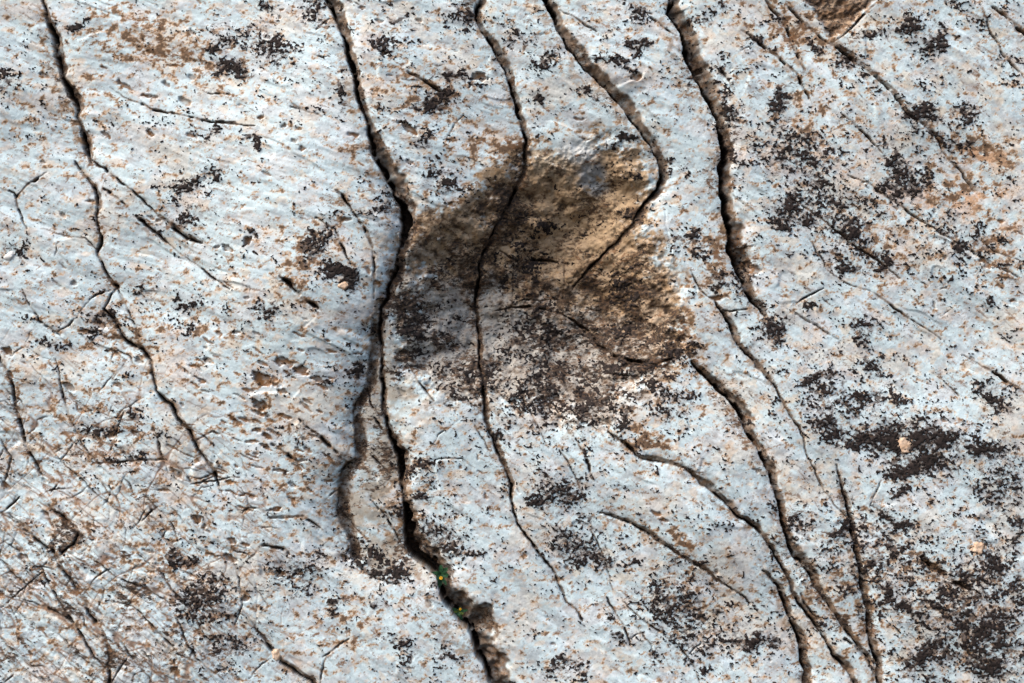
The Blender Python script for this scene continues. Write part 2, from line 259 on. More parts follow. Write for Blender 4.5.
# grain of the rock: nearly level at the top left, steep at the lower left and on the right
steep = np.clip(sstep(330, 640, V + 0.25 * U) + sstep(620, 760, U), 0, 1)
s1, t1 = rot(U + 9 * pn(U / 90, V / 90, 11), V + 9 * pn(U / 90, V / 90, 12), 22)
s2, t2 = rot(U + 9 * pn(U / 90, V / 90, 13), V + 9 * pn(U / 90, V / 90, 14), 41)
def grain(a, b, o, seed, gain=.5):
    return fbm(s1 / a, t1 / b, o, seed, gain) * (1 - steep) + fbm(s2 / a, t2 / b, o, seed + 20, gain) * steep

g_big = grain(150, 40, 3, 30)
g_mid = grain(46, 11, 3, 31)
g_fine = grain(14, 4, 3, 32)
iso = fbm(U / 6, V / 6, 3, 60)
micro = pn(U / 2.1, V / 2.1, 61)
H = 8 * fbm(U / 260, V / 260, 2, 62) + 1.9 * g_big + .6 * g_mid + 0.15 * g_fine + 0.18 * iso + 0.10 * micro
# thin flakes: the surface climbs slowly along the grain and breaks off in low edges
tt = t1 * (1 - steep) + t2 * steep
for per, amp, sd_ in ((38, 1.3 + 1.0 * np.exp(-ell(U, V, 250, 440, 150, 130) ** 2), 70), (17, .5 * np.exp(-ell(U, V, 250, 440, 150, 130) ** 2), 76)):
    ph = tt / per + 1.3 * grain(90, 40, 2, sd_) ; fr = ph - np.floor(ph)
    msk = sstep(.1, .5, fbm(U / 60, V / 45, 2, sd_ + 3))
    H += amp * msk * (np.where(fr < .88, fr / .88, (1 - fr) / .12) - .5)
rough = np.clip(sstep(470, 620, V) * sstep(330, 120, U) + .6 * sstep(380, 470, V) * sstep(260, 60, U), 0, 1)
H += rough * (1.0 * fbm(s2 / 22, t2 / 6, 3, 80) + .3 * iso)
# left slab swells towards the fissure beside the hollow
H += 28 * np.exp(-ell(U, V, 318, 265, 105, 180, 8) ** 2) + 10 * np.exp(-ell(U, V, 690, 520, 120, 60, 40) ** 2) + 9 * np.exp(-ell(U, V, 610, 70, 90, 60, 35) ** 2)

crack_dirt = np.zeros_like(H); crack_core = np.zeros_like(H); crack_halo = np.zeros_like(H)
# the hollow
sl = crop(ua, va, HOLLOW, 60)
hd = inside_dist(UW[sl] + 6 * pn(U[sl] / 30, V[sl] / 30, 90), VW[sl] + 6 * pn(U[sl] / 30, V[sl] / 30, 91), HOLLOW)
hollow = np.full(H.shape, -99., np.float32); hollow[sl] = hd
upper = sstep(330, 190, V)
ul = np.exp(-ell(U, V, 455, 215, 70, 55, -35) ** 2)
H -= 50 * sstep(-10, 90, hollow) * (1 - .6 * np.exp(-ell(U, V, 600, 160, 60, 55) ** 2)) + 9 * sstep(-3, 20, hollow) * ul
fac = np.maximum.reduce([pn(U / 36 + 3.1 * q, V / 30 - 1.7 * q, 84 + q) + .25 * pn(U / 60, V / 60, 89) for q in range(3)])   # blunt facets
H += 7 * sstep(0, 20, hollow) * fac
inh = sstep(-2, 10, hollow)
H += inh * (2.2 * fbm(U / 14, V / 12, 5, 92, .62) + .8 * fbm(s2 / 30, t2 / 10, 2, 93))
# the ledge: the swelling left slab drops to an inset strip beside the fissure
sl = crop(ua, va, LEDGE, 80)
ld, _ = poly_dist(UW[sl], VW[sl], LEDGE)
end = sstep(205, 300, V[sl]) * sstep(600, 540, V[sl])
rightdrop = sstep(0, 16, ld) * sstep(75, 30, ld) * end
H[sl] -= 7 * sstep(-.5, 4, ld) * sstep(70, 34, ld) * end
ledge_edge = np.zeros_like(H); ledge_edge[sl] = sstep(-1, 1, ld) * sstep(9, 3, ld) * sstep(255, 300, V[sl]) * sstep(585, 560, V[sl])
H[sl] -= 6 * np.exp(np.minimum(ld, 0) / 16) * (ld < 0) * sstep(290, 340, V[sl]) * sstep(590, 540, V[sl])
roll = sstep(170, 205, V[sl]) * sstep(330, 270, V[sl])
bd, _ = poly_dist(UW[sl], VW[sl], [p[:2] for p in CR_B]); H[sl] -= 9 * np.exp(np.minimum(bd, 0) / 8) * (bd < 0) * roll
strip = np.zeros_like(H); strip[sl] = sstep(-1, 4, ld) * sstep(60, 36, ld) * sstep(250, 300, V[sl]) * sstep(585, 560, V[sl])
# broken corner at the top right
rec = np.full(H.shape, -99., np.float32); sl = crop(ua, va, RECESS, 30); rec[sl] = inside_dist(UW[sl], VW[sl], RECESS)
H -= sstep(0, 7, rec) * (5 + 3 * fbm(U / 10, V / 10, 3, 87, .6))

def carve(pts, dmax=44, kd=5.0, ks=0.8, k0=1.5, dirt=1.0, fillb=.15, closed=.9):
    sl = crop(ua, va, pts, 34)
    if sl[0].stop - sl[0].start < 2 or sl[1].stop - sl[1].start < 2: return
    u_, v_ = U[sl], V[sl]
    jag = np.clip(1 + .45 * pn(u_ / 7, v_ / 7, 95) + .9 * pn(u_ / 34, v_ / 34, 98), .2, 2.0)
    d, (wd, ws) = poly_dist(u_ + .5 * WU[sl], v_ + .5 * WV[sl], pts)
    w0 = wd + ws
    wd = wd * jag; ws = np.maximum(ws * (1.1 + .5 * pn(u_ / 24, v_ / 24, 96)), .5)
    # some lengths are choked with earth and stay shallow
    openness = sstep(-.12, .12, pn(u_ / 19, v_ / 19, 99) + .5 * pn(u_ / 7, v_ / 7, 100) + fillb)
    dep0 = np.minimum(dmax, kd * wd + ks * ws + k0); openness = np.maximum(openness, sstep(3.5, 5, wd))
    dep = dep0 * openness + (1 - openness) * closed * (np.minimum(wd, 4) + .65)
    lip = np.clip((d + .7) / .9, 0, 1)
    r = np.clip((d - wd) / ws, 0, 1)
    if closed > .5: H[sl] -= np.minimum(3.2, .45 * w0) * np.exp(-np.abs(np.where(d > 0, np.maximum(d - wd - ws, 0), d)) / 8) * sstep(34, 22, np.abs(d))
    fl_ = np.minimum(dep0 * .8, (1.15 + .5 * pn(u_ / 14, v_ / 14, 97)) * ws)
    fl_ = fl_ * (1 if closed > .5 else .25 + .75 * openness); dep = np.maximum(dep, fl_ + .8 * closed)
    H[sl] -= np.where(d > wd, fl_ * (1 - r ** 1.6) * (1 - sstep(.9, 1, r)) + .6 * pn(u_ / 3.5, v_ / 3.5, 94) * (1 - r) * np.minimum(ws / 4, 1), dep * lip)
    if closed < .5: dirt = dirt * (.6 + .4 * sstep(-.3, .25, pn(u_ / 13, v_ / 13, 92) + .6 * pn(u_ / 4, v_ / 4, 91)))
    halo = .5 * sstep(w0 + 5, w0, np.abs(d)) * np.clip((w0 - 1.2) / 2, 0, 1)
    ru_ = (d - wd) / ws
    m = sstep(-1.0, .2, d) * (1 - sstep(.82, 1.06, ru_ + .25 * pn(u_ / 5, v_ / 5, 93))) * np.clip(w0, 0, 1.0) * dirt
    crack_dirt[sl] = np.maximum(crack_dirt[sl], m); crack_halo[sl] = np.maximum(crack_halo[sl], halo)
    crack_core[sl] = np.maximum(crack_core[sl], openness * sstep(-.8, 0, d) * sstep(wd + .8, wd - .2, d) * np.clip(wd, 0, 1))
for k, c in enumerate(MAIN): carve([(p[0], p[1], p[2] * .8, p[3] * 1.12) for p in kink(c, k)], fillb=.2)
carve(kink([(u, v, .35, 10 if 320 < v < 560 else 2) for (u, v) in LEDGE[4:]], 50), kd=3, fillb=-.1, dirt=.8)
for wd, ws, pts in THIN:
    n = len(pts)
    down = pts[-1][1] - pts[0][1] > .15 * abs(pts[-1][0] - pts[0][0]) and pts[-1][0] >= pts[0][0] - 12
    carve([(u, v, wd * (.4 if k in (0, n - 1) else .9), ws * .75 if down else .5) for k, (u, v) in enumerate(pts)], kd=4.0, k0=.8, fillb=.02, closed=.45)
rs = random.Random(21)
for k in range(290):
    if k < 210: u0, v0 = rs.uniform(-60, 260), rs.uniform(330, 720)
    else: u0, v0 = rs.uniform(-200, 1220), rs.uniform(-150, 830)
    if k < 210 and u0 > 120 and v0 < 420: continue
    an = math.radians(rs.gauss(42 if k < 210 or u0 > 600 else 24, 9) if rs.random() < .72 else rs.gauss(-48, 12)); ln = rs.uniform(8, 38) if k < 210 else rs.uniform(5, 20); pts = []
    for q in range(4):
        pts.append((u0 + math.cos(an) * ln * q / 3, v0 + math.sin(an) * ln * q / 3)); an += rs.gauss(0, .16)
    w_ = rs.uniform(.3, .75)
    carve([(u, v, w_ * (.4 if q in (0, 3) else 1), w_ * .5) for q, (u, v) in enumerate(pts)], kd=1.4, k0=.3, fillb=.05, closed=.25)
gouge = np.zeros_like(H)
for (cx, cy, rx, ry, dg) in GOUGE:
    sl = crop(ua, va, [(cx - rx, cy - rx), (cx + rx, cy + rx)], 6)
    e = ell(UW[sl], VW[sl], cx, cy, rx, ry, dg) + .3 * fbm(U[sl] / 6, V[sl] / 5, 3, 64, .6)
    m = sstep(1.1, .85, e); gouge[sl] = np.maximum(gouge[sl], m); H[sl] -= m * min(6, 1.2 * ry)
rl = random.Random(77)
for k in range(85):
    cx, cy = rl.gauss(262, 55), rl.gauss(430, 62)
    if cx > 335 or cx < 130: continue
    a = rl.uniform(2.5, 8.5); b_ = rl.uniform(.9, 2.0); sl = crop(ua, va, [(cx - a, cy - a), (cx + a, cy + a)], 4)
    e = ell(U[sl] + .5 * WU[sl], V[sl] + .5 * WV[sl], cx, cy, a, b_, rl.gauss(24, 8)) + .25 * fbm(U[sl] / 5, V[sl] / 4, 2, 66)
    m = sstep(1.1, .8, e); gouge[sl] = np.maximum(gouge[sl], m); H[sl] -= m * 1.8
# small pits scattered along the grain
r_ = random.Random(5)
for k in range(1100):
    cx = r_.uniform(-400, 1420); cy = r_.uniform(-340, 1020)
    left = cx < 420
    if cx > 520 and r_.random() < .55: continue
    a = r_.choice((1, 1, 1.5)) * r_.uniform(1.5, 5.0) if left else r_.uniform(1.5, 4); b = a * r_.uniform(.25, .55)
    if a < 1.5: continue
    sl = crop(ua, va, [(cx - a, cy - a), (cx + a, cy + a)], 3)
    if sl[0].stop - sl[0].start < 2 or sl[1].stop - sl[1].start < 2: continue
    e = ell(UW[sl], VW[sl], cx, cy, a, b, (22 if cy < 400 and cx < 700 else 40) + r_.uniform(-15, 15))
    m = sstep(1.2, .7, e); gouge[sl] = np.maximum(gouge[sl], m * r_.uniform(.5, 1)); H[sl] -= m * b * 1.1
# hairline joints
lowleft = np.clip(sstep(300, 520, V + .2 * (300 - U)) * sstep(420, 150, U), 0, 1)
hl = np.zeros_like(H)
for (a, b, ang, sd_, w) in ((150, 15, 44, 110, .05), (110, 13, 36, 113, .05), (120, 40, 122, 116, .02), (160, 30, 30, 122, .03)):
    ss, ts = rot(U + .4 * WU, V + .4 * WV, ang)
    nz = np.abs(pn(ss / a, ts / b, sd_)) / w
    hl = np.maximum(hl, sstep(1, .25, nz) * sstep(.0, .25, fbm(U / 50, V / 50, 2, sd_ + 1) + .35 * lowleft - .12 - .1 * (1 - lowleft)))
hl *= .2 + .8 * lowleft
H -= .5 * hl

# colour ------------------------------------------------------------------------------------------
PALE = np.array((.53, .64, .665), np.float32)
C = np.broadcast_to(PALE, H.shape + (3,)).copy()
n1 = fbm(U / 70, V / 55, 4, 130); n2 = fbm(U / 34, V / 26, 4, 134); n3 = fbm(U / 9, V / 7, 3, 138); n4 = grain(30, 7, 4, 142); n5 = fbm(U / 3, V / 3, 2, 146)
C = lerp3(C, (.43, .53, .58), .5 * sstep(.05, .6, n2 + .3 * n3))                  # bluish grey films
C = lerp3(C, (.62, .715, .745), .8 * sstep(.1, .6, .6 * n4 + .6 * n2))                             # clean calcite streaks
C = lerp3(C, (.62, .57, .49), .6 * sstep(.18, .6, n1 + .3 * n3))                  # cream staining
C = lerp3(C, (.60, .45, .32), .5 * sstep(.45, .7, fbm(U / 18, V / 13, 4, 150)))  # buff spots
C = lerp3(C, (.63, .54, .42), .6 * sstep(.34, .48, fbm(U / 15, V / 13, 3, 152, .45)) * sstep(-.1, .4, fbm(U / 70, V / 60, 2, 156) + .2 * sstep(600, 800, U)))   # round buff blotches
C = lerp3(C, (.62, .55, .53), .3 * sstep(.2, .5, fbm(U / 40, V / 30, 3, 154)))     # pinkish
grey = sstep(.25, .5, fbm(U / 24, V / 18, 4, 158, .65))
C = lerp3(C, (.36, .37, .38), .5 * grey)
# warm stained fields (u, v, ru, rv, angle, strength)
WARM = [(676,537,13,7,20,1.1),(645,529,8,5,20,.9),(694,558,16,5,20,.9),(150,40,80,26,12,.66),(190,60,60,20,20,.6),(420,95,45,30,20,.6),(500,150,60,22,10,.7),(310,260,30,40,30,.7),(360,150,12,20,70,.5),(120,330,60,40,20,.45),(195,330,30,16,0,.6),(980,150,30,18,30,1.0),(960,190,40,20,20,.7),
 (820,120,40,40,40,.45),(800,30,45,25,30,.6),(640,440,26,18,30,.95),(665,400,18,10,0,.4),(670,330,30,50,-10,.7),(715,250,24,40,0,.7),(150,560,120,80,40,.3),(60,600,80,60,40,.25),(300,480,40,30,20,.4),(340,620,40,30,-30,.45),(850,600,60,60,40,.4),(960,620,60,50,0,.45),
 (700,600,60,40,40,.35),(920,570,60,20,30,.5),(600,340,60,70,0,.5),(400,490,30,40,0,.6),(880,240,60,50,30,.4),(1000,250,20,30,0,.7),(835,15,40,30,0,.5),(70,110,40,60,60,.3),(90,430,80,50,20,.35),(440,590,30,60,-30,.0),(260,400,50,50,20,.3)]
warm = np.zeros_like(H)
for (cx, cy, rx, ry, dg, st) in WARM: warm = np.maximum(warm, st * np.exp(-ell(UX, VX, cx, cy, rx, ry, dg) ** 2))
wspk = warm * 1.0 - .72 + .95 * (fbm(U / 12, V / 9, 5, 162, .7) * .8 + .45)
C = lerp3(C, (.60, .43, .28), .72 * sstep(.0, .35, wspk))
C = lerp3(C, (.30, .165, .075), .85 * sstep(.2, .45, wspk + .25 * n5))
C = lerp3(C, (.07, .045, .03), .8 * sstep(.42, .62, wspk + .3 * n5))
C = lerp3(C, (.66, .41, .25), .85 * np.clip(.5 * np.exp(-ell(UX, VX, 905, 190, 60, 30, 20) ** 2) + .5 * np.exp(-ell(UX, VX, 790, 150, 40, 26, 20) ** 2) + np.exp(-ell(UX, VX, 978, 150, 22, 15, 30) ** 2) + .7 * np.exp(-ell(UX, VX, 955, 200, 26, 14, 20) ** 2) + .6 * np.exp(-ell(UX, VX, 1005, 230, 12, 24, 0) ** 2), 0, 1) * sstep(-.3, .3, n3 + n2))   # orange lichen bloom
# fine rust flecks all over
fl = fbm(U / 9, V / 7, 5, 170, .72) + .35 * fbm(U / 45, V / 40, 2, 174) + .12 * rough + .5 * warm * .4
C = lerp3(C, (.23, .135, .08), .8 * sstep(.86, 1.08, fl))
fl2 = grain(18, 3.6, 4, 178, .7) + .4 * fbm(U / 60, V / 50, 2, 182) + .26 * rough + .05 * lowleft
C = lerp3(C, (.20, .13, .09), .8 * sstep(.82, 1.08, fl2))
# sooty film of young lichen around the crusts
film = np.zeros_like(H)
for (cx, cy, rx, ry, dg, st, lab) in LICH:
    s_ = max(rx, ry) * 1.8 + 12
    sl = crop(ua, va, [(cx - s_, cy - s_), (cx + s_, cy + s_)], 1)
    if sl[0].stop - sl[0].start < 2 or sl[1].stop - sl[1].start < 2: continue
    film[sl] = np.maximum(film[sl], st * np.exp(-.8 * ell(UX[sl], VX[sl], cx, cy, rx, ry, dg) ** 2))
fm = film - .58 + .62 * fbm(U / 6, V / 5, 5, 186, .75)
C = lerp3(C, (.25, .215, .20), .6 * sstep(.0, .3, fm))
C = lerp3(C, (.075, .06, .052), .8 * sstep(.2, .42, fm))
# rust along hairlines, flake edges, pits and fissures; pit brown also deepened to paint in their shade
C = lerp3(C, (.22, .125, .075), .85 * hl)
C = lerp3(C, (.24, .115, .042), np.clip(gouge * (.8 + .5 * n3), 0, .92))
# the stained hollow: brown above, grey and sooty below, shade of the upper-left wall painted in
he = hollow + 22 * n2 + 12 * n3 + 26 * ul + 16 * fbm(U / 6, V / 5, 3, 205, .75)
hm = sstep(-6, 20, he) * sstep(-16, -4, hollow + 12 * ul)
lowgrey = sstep(262, 345, V - .22 * (U - 520) + 26 * n2 + 16 * n3) * sstep(690, 610, U)
hb = hm * (1 - .85 * lowgrey) * (1 - .6 * sstep(650, 690, U) * sstep(330, 220, V)); hg = hm * lowgrey
C = lerp3(C, (.36, .235, .125), .9 * hb)
C = lerp3(C, (.43, .305, .185), .85 * hb * np.exp(-ell(UX, VX, 605, 210, 52, 60, 30) ** 3))
C = lerp3(C, (.46, .345, .235), .8 * hm * np.exp(-ell(UX, VX, 655, 315, 22, 30, -10) ** 3))
C = lerp3(C, (.50, .42, .31), .7 * hb * np.exp(-ell(UX, VX, 552, 158, 24, 14, 0) ** 3))
C = lerp3(C, (.27, .24, .205), .85 * hg)
C = lerp3(C, (.48, .46, .41), .7 * hg * sstep(.0, .45, fbm(U / 14, V / 12, 5, 196, .7)))
mott = .78 * fbm(U / 24, V / 20, 6, 190, .76)
dk = .5 * np.exp(-ell(UX, VX, 413, 218, 15, 36, 0) ** 2) + .55 * np.exp(-ell(UX, VX, 462, 222, 62, 26, -38) ** 2) + .42 * np.exp(-ell(UX, VX, 528, 235, 30, 54, 0) ** 2) + .5 * np.exp(-ell(UX, VX, 628, 300, 36, 32, 0) ** 2) + .3 * np.exp(-ell(UX, VX, 640, 155, 34, 16, 30) ** 2) + .95 * np.exp(-ell(U, V, 655, 358, 44, 17, -8) ** 2) + .55 * np.exp(-ell(UX, VX, 530, 288, 100, 18, 5) ** 2) + .35 * np.exp(-ell(UX, VX, 570, 400, 60, 22, 0) ** 2) - .35  # dark stains; those at the upper left also paint in the rim wall's shade
C = lerp3(C, (.13, .078, .04), .88 * hm * (1 - .4 * lowgrey) * sstep(-.1, .5, mott + dk + .06))
C = lerp3(C, (.03, .021, .016), .88 * hm * sstep(.28, .7, mott + dk))
C = lerp3(C, (.30, .315, .32), .9 * np.exp(-ell(UW, VW, 594, 178, 18, 15, 30) ** 6) * sstep(-.7, -.2, n3 + .4 * n2))
C = lerp3(C, (.48, .50, .49), .85 * np.exp(-ell(UW, VW, 578, 150, 20, 14, 20) ** 5))
C = lerp3(C, (.37, .335, .275), .85 * strip * sstep(-.45, .2, n2 + .5 * n3))
C = lerp3(C, (.24, .16, .10), .7 * ledge_edge * sstep(-.2, .3, n3))
C = lerp3(C, (.17, .10, .055), .9 * sstep(0, 5, rec + 4 * n3))
C = lerp3(C, (.34, .25, .17), .7 * sstep(0, 5, rec) * sstep(.1, .5, fbm(U / 9, V / 9, 4, 220, .7)))
C = lerp3(C, (.27, .17, .095), np.clip(1.3 * crack_halo * sstep(.0, .5, fbm(U / 9, V / 9, 4, 207, .7)), 0, .8))
dirt = np.clip(crack_dirt * (.95 + .4 * n3), 0, 1)
cm = sstep(-.3, .4, fbm(U / 8, V / 8, 3, 200))[..., None]
C = C + (np.array((.085, .05, .028), np.float32) * (1 - cm) + np.array((.22, .15, .098), np.float32) * cm - C) * (.9 * dirt)[..., None]
C = lerp3(C, (.05, .034, .025), .9 * crack_core)
C *= (1 + .06 * n5 + .03 * micro)[..., None]
C = np.clip(C, .012, .8).astype(np.float32)
# how thickly the dark brown flecks and the rust grains sit (0..1); the material breaks this up finely
patchy = sstep(.0, .5, fbm(U / 44, V / 32, 4, 210, .6))
FLECK = np.clip(.02 + .32 * patchy + .2 * hm + .08 * hb + .3 * np.clip(hm * (dk + .45), 0, 1) + .1 * hg + .40 * film * sstep(-.3, .2, n3) + .46 * rough * sstep(-.05, .4, n4 + .4 * n2) + .26 * warm + .34 * crack_halo + .2 * dirt + .22 * strip + .5 * sstep(0, 6, rec), 0, .95).astype(np.float32)
RUST = np.clip(-.1 + .52 * sstep(.12, .6, fbm(U / 48, V / 34, 4, 214, .6)) + .45 * warm + .12 * rough + .36 * crack_halo + .10 * hb, -.1, .95).astype(np.float32)

# ------------------------------------------------------------------ materials
def mat(name, rough_=.9):
    m = bpy.data.materials.new(name); m.use_nodes = True
    b = m.node_tree.nodes['Principled BSDF']; b.inputs['Roughness'].default_value = rough_
    b.inputs['Specular IOR Level'].default_value = .25
    return m, m.node_tree.nodes, m.node_tree.links, b

M_ROCK, n, l, b = mat('weathered_limestone', .88)
at = n.new('ShaderNodeAttribute'); at.attribute_name = 'stone_colour'
tc = n.new('ShaderNodeTexCoord')
nz = n.new('ShaderNodeTexNoise'); nz.inputs['Scale'].default_value = 190; nz.inputs['Detail'].default_value = 4; nz.inputs['Roughness'].default_value = .65
rmp = n.new('ShaderNodeMapRange'); rmp.inputs['From Min'].default_value = .3; rmp.inputs['From Max'].default_value = .7; rmp.inputs['To Min'].default_value = .87; rmp.inputs['To Max'].default_value = 1.09
mx = n.new('ShaderNodeMix'); mx.data_type = 'RGBA'; mx.blend_type = 'MULTIPLY'; mx.inputs['Factor'].default_value = 1
l.new(tc.outputs['Object'], nz.inputs['Vector']); l.new(nz.outputs['Fac'], rmp.inputs['Value'])
l.new(at.outputs['Color'], mx.inputs['A']); l.new(rmp.outputs['Result'], mx.inputs['B'])
last = mx.outputs['Result']
def flecks(attr, scale, colr, k, soft, amt, off):
    global last
    a = n.new('ShaderNodeAttribute'); a.attribute_name = attr
    mp = n.new('ShaderNodeMapping'); mp.inputs['Location'].default_value = (off, off, off); mp.inputs['Rotation'].default_value = (0, math.radians(35), 0); mp.inputs['Scale'].default_value = (.6, 1, 1.25)
    z = n.new('ShaderNodeTexNoise'); z.inputs['Scale'].default_value = scale; z.inputs['Detail'].default_value = 6; z.inputs['Roughness'].default_value = .72
    l.new(tc.outputs['Object'], mp.inputs['Vector']); l.new(mp.outputs['Vector'], z.inputs['Vector'])
    m1 = n.new('ShaderNodeMath'); m1.operation = 'MULTIPLY_ADD'; m1.inputs[1].default_value = k; l.new(a.outputs['Fac'], m1.inputs[0]); l.new(z.outputs['Fac'], m1.inputs[2])
    mr = n.new('ShaderNodeMapRange'); mr.interpolation_type = 'SMOOTHSTEP'; mr.inputs['From Min'].default_value = .70; mr.inputs['From Max'].default_value = .70 + soft; mr.inputs['To Max'].default_value = amt
    l.new(m1.outputs[0], mr.inputs['Value'])
    mm = n.new('ShaderNodeMix'); mm.data_type = 'RGBA'; l.new(mr.outputs['Result'], mm.inputs['Factor']); l.new(last, mm.inputs['A']); mm.inputs['B'].default_value = colr + (1,)
    last = mm.outputs['Result']
flecks('rust_amount', 24, (.50, .40, .29), .22, .12, .5, 3.1)
flecks('rust_amount', 70, (.16, .08, .037), .31, .07, .9, 7.7)
flecks('fleck_amount', 62, (.095, .054, .03), .30, .07, .9, 1.3)
flecks('fleck_amount', 130, (.03, .022, .018), .27, .06, .9, 5.9)
l.new(last, b.inputs['Base Color'])
bp = n.new('ShaderNodeBump'); bp.inputs['Strength'].default_value = .22; bp.inputs['Distance'].default_value = .002
l.new(nz.outputs['Fac'], bp.inputs['Height']); l.new(bp.outputs['Normal'], b.inputs['Normal'])

def noise_mat(name, c0, c1, scale, rough_=.9, lo=.35, hi=.65, bump=.4):
    m, n, l, b = mat(name, rough_)
    tc = n.new('ShaderNodeTexCoord'); nz = n.new('ShaderNodeTexNoise'); nz.inputs['Scale'].default_value = scale; nz.inputs['Detail'].default_value = 5
    cr = n.new('ShaderNodeValToRGB'); cr.color_ramp.elements[0].position = lo; cr.color_ramp.elements[1].position = hi
    cr.color_ramp.elements[0].color = c0 + (1,); cr.color_ramp.elements[1].color = c1 + (1,)
    l.new(tc.outputs['Object'], nz.inputs['Vector']); l.new(nz.outputs['Fac'], cr.inputs['Fac']); l.new(cr.outputs['Color'], b.inputs['Base Color'])
    bp = n.new('ShaderNodeBump'); bp.inputs['Strength'].default_value = bump; bp.inputs['Distance'].default_value = .002
    l.new(nz.outputs['Fac'], bp.inputs['Height']); l.new(bp.outputs['Normal'], b.inputs['Normal'])
    return m
M_LICHEN = noise_mat('black_lichen', (.006, .0045, .004), (.038, .027, .023), 90)
M_PEB = noise_mat('buff_pebble', (.50, .33, .21), (.62, .48, .36), 60)
M_PEBW = noise_mat('pale_pebble', (.50, .50, .48), (.68, .67, .64), 60)
M_LEAF = noise_mat('dark_green_leaf', (.008, .03, .016), (.03, .10, .035), 160, .6)
M_LEAFY = noise_mat('yellow_green_leaf', (.06, .10, .02), (.13, .17, .03), 130, .6)
M_STEM = noise_mat('green_stem', (.04, .09, .02), (.08, .13, .03), 120, .6)
M_PETAL = noise_mat('yellow_petal', (.75, .36, .01), (.85, .50, .02), 200, .6)
M_DISC = noise_mat('orange_flower_centre', (.50, .17, .01), (.65, .26, .02), 300, .7)

# ------------------------------------------------------------------ object helpers
COL = SC.collection
def W(u, v, h):
    return np.stack([(u - 512) * PX, -h * PX, ZC + (341.5 - v) * PX], -1)

def mesh_obj(name, co, faces, m, parent=None, smooth=True, colour=None, extra=None):
    """co (n,3), faces (m,4) or (m,3) int arrays"""
    me = bpy.data.meshes.new(name)
    co = np.asarray(co, np.float32); faces = np.asarray(faces, np.int32); k = faces.shape[1]
    me.vertices.add(len(co)); me.vertices.foreach_set('co', co.ravel())
    me.loops.add(faces.size); me.loops.foreach_set('vertex_index', faces.ravel())
    me.polygons.add(len(faces)); me.polygons.foreach_set('loop_start', np.arange(0, faces.size, k, dtype=np.int32))
    me.update(calc_edges=True)
    me.polygons.foreach_set('use_smooth', np.full(len(faces), smooth))
    if colour is not None:
        a = me.color_attributes.new('stone_colour', 'FLOAT_COLOR', 'POINT')
        a.data.foreach_set('color', np.concatenate([colour, np.ones((len(colour), 1), np.float32)], 1).astype(np.float32).ravel())
    for nm, val in (extra or {}).items():
        a = me.attributes.new(nm, 'FLOAT', 'POINT'); a.data.foreach_set('value', val.astype(np.float32))
    me.materials.append(m); me.update()
    o = bpy.data.objects.new(name, me); COL.objects.link(o)
    if parent: o.parent = parent
    return o

def py_obj(name, verts, faces, m, parent=None, smooth=True):
    me = bpy.data.meshes.new(name); me.from_pydata([tuple(v) for v in verts], [], faces)
    me.polygons.foreach_set('use_smooth', [smooth] * len(me.polygons)); me.materials.append(m); me.update()
    o = bpy.data.objects.new(name, me); COL.objects.link(o)
    if parent: o.parent = parent
    return o

# ------------------------------------------------------------------ the cliff, split into its slabs along the fissures
def fn(pts):
    pts = sorted([(p[1], p[0]) for p in pts]); v = np.array([p[0] for p in pts], float); u = np.array([p[1] for p in pts], float)
    return np.interp(V + .62 * WV, v, u)
fA = fn([(-60,-360)] + [p[:2] for p in CR_A1[:-1]] + [(84,172)] + [p[:2] for p in CR_A2[2:]] + [(108,300)] + [p[:2] for p in CR_A3] + [(235,520),(252,560),(258,600)] + [p[:2] for p in CR_A4] + [(520,1043)])
fB = fn([(240,-360)] + [p[:2] for p in CR_B] + [(600,1043)])
fC = fn([(470,-360)] + [p[:2] for p in CR_C] + [(625,690),(760,1043)])
fD = fn([(500,-360)] + [p[:2] for p in CR_D] + [(566,330),(576,380),(600,425)] + [p[:2] for p in CR_I] + [(1020,1043)])
fE = fn([(600,-360)] + [p[:2] for p in CR_E] + [(768,345),(777,390)] + [p[:2] for p in CR_H[-4:]] + [(832,497),(843,508)] + [p[:2] for p in CR_G[2:]] + [(1060,1043)])
fF = fn([(500,-360),(540,0),(659,185),(668,230),(680,290),(686,335)] + [p[:2] for p in CR_F] + [(874,667),(876,690),(1050,1043)])
fO = fn([(640,-360),(780,0),(795,15),(815,33),(832,45),(851,59),(874,76),(892,95),(907,115),(933,133),(943,151),(961,172),(1000,225),(1060,300),(1460,800),(1470,1043)])
fC = np.maximum(fC, fB + 1); fD = np.maximum(fD, fC + 1); fE = np.maximum(fE, fD + 1); fF = np.minimum(np.maximum(fF, fD), fE); fO = np.maximum(fO, fE + 1)
zone = np.zeros(U.shape, np.int32)
for f in (fA, fB, fC, fD, fF, fE, fO): zone += (U + .62 * WU > f).astype(np.int32)
# a hairline where neighbouring slabs still touch
for f in (fA, fC, fD, fF, fO): H -= .5 * sstep(1.4, .3, np.abs(U + .62 * WU - f))
nv_, nu_ = U.shape
fz = zone[:-1, :-1]
SLAB_LABEL = ['flaking left-hand slab crossed by fine rusty joints', 'broad swelling pale slab left of the hollow', 'narrow slab with the left half of the brown hollow', 'slab with the right half of the brown hollow',
              'pale slab running down right of the hollow', 'long tapering slab beside the deep upper right fissure', 'right-hand slab speckled with black lichen', 'upper right corner slab with a brown notch']
cliff = bpy.data.objects.new('rock_face', None); COL.objects.link(cliff)
cliff.location = (0, 0, 0)
cliff['kind'] = 'structure'; cliff['label'] = 'pale weathered limestone cliff face split by dark fissures'
idx = np.arange(nu_ * nv_, dtype=np.int64).reshape(nv_, nu_)
quads = np.stack([idx[1:, :-1], idx[1:, 1:], idx[:-1, 1:], idx[:-1, :-1]], -1)
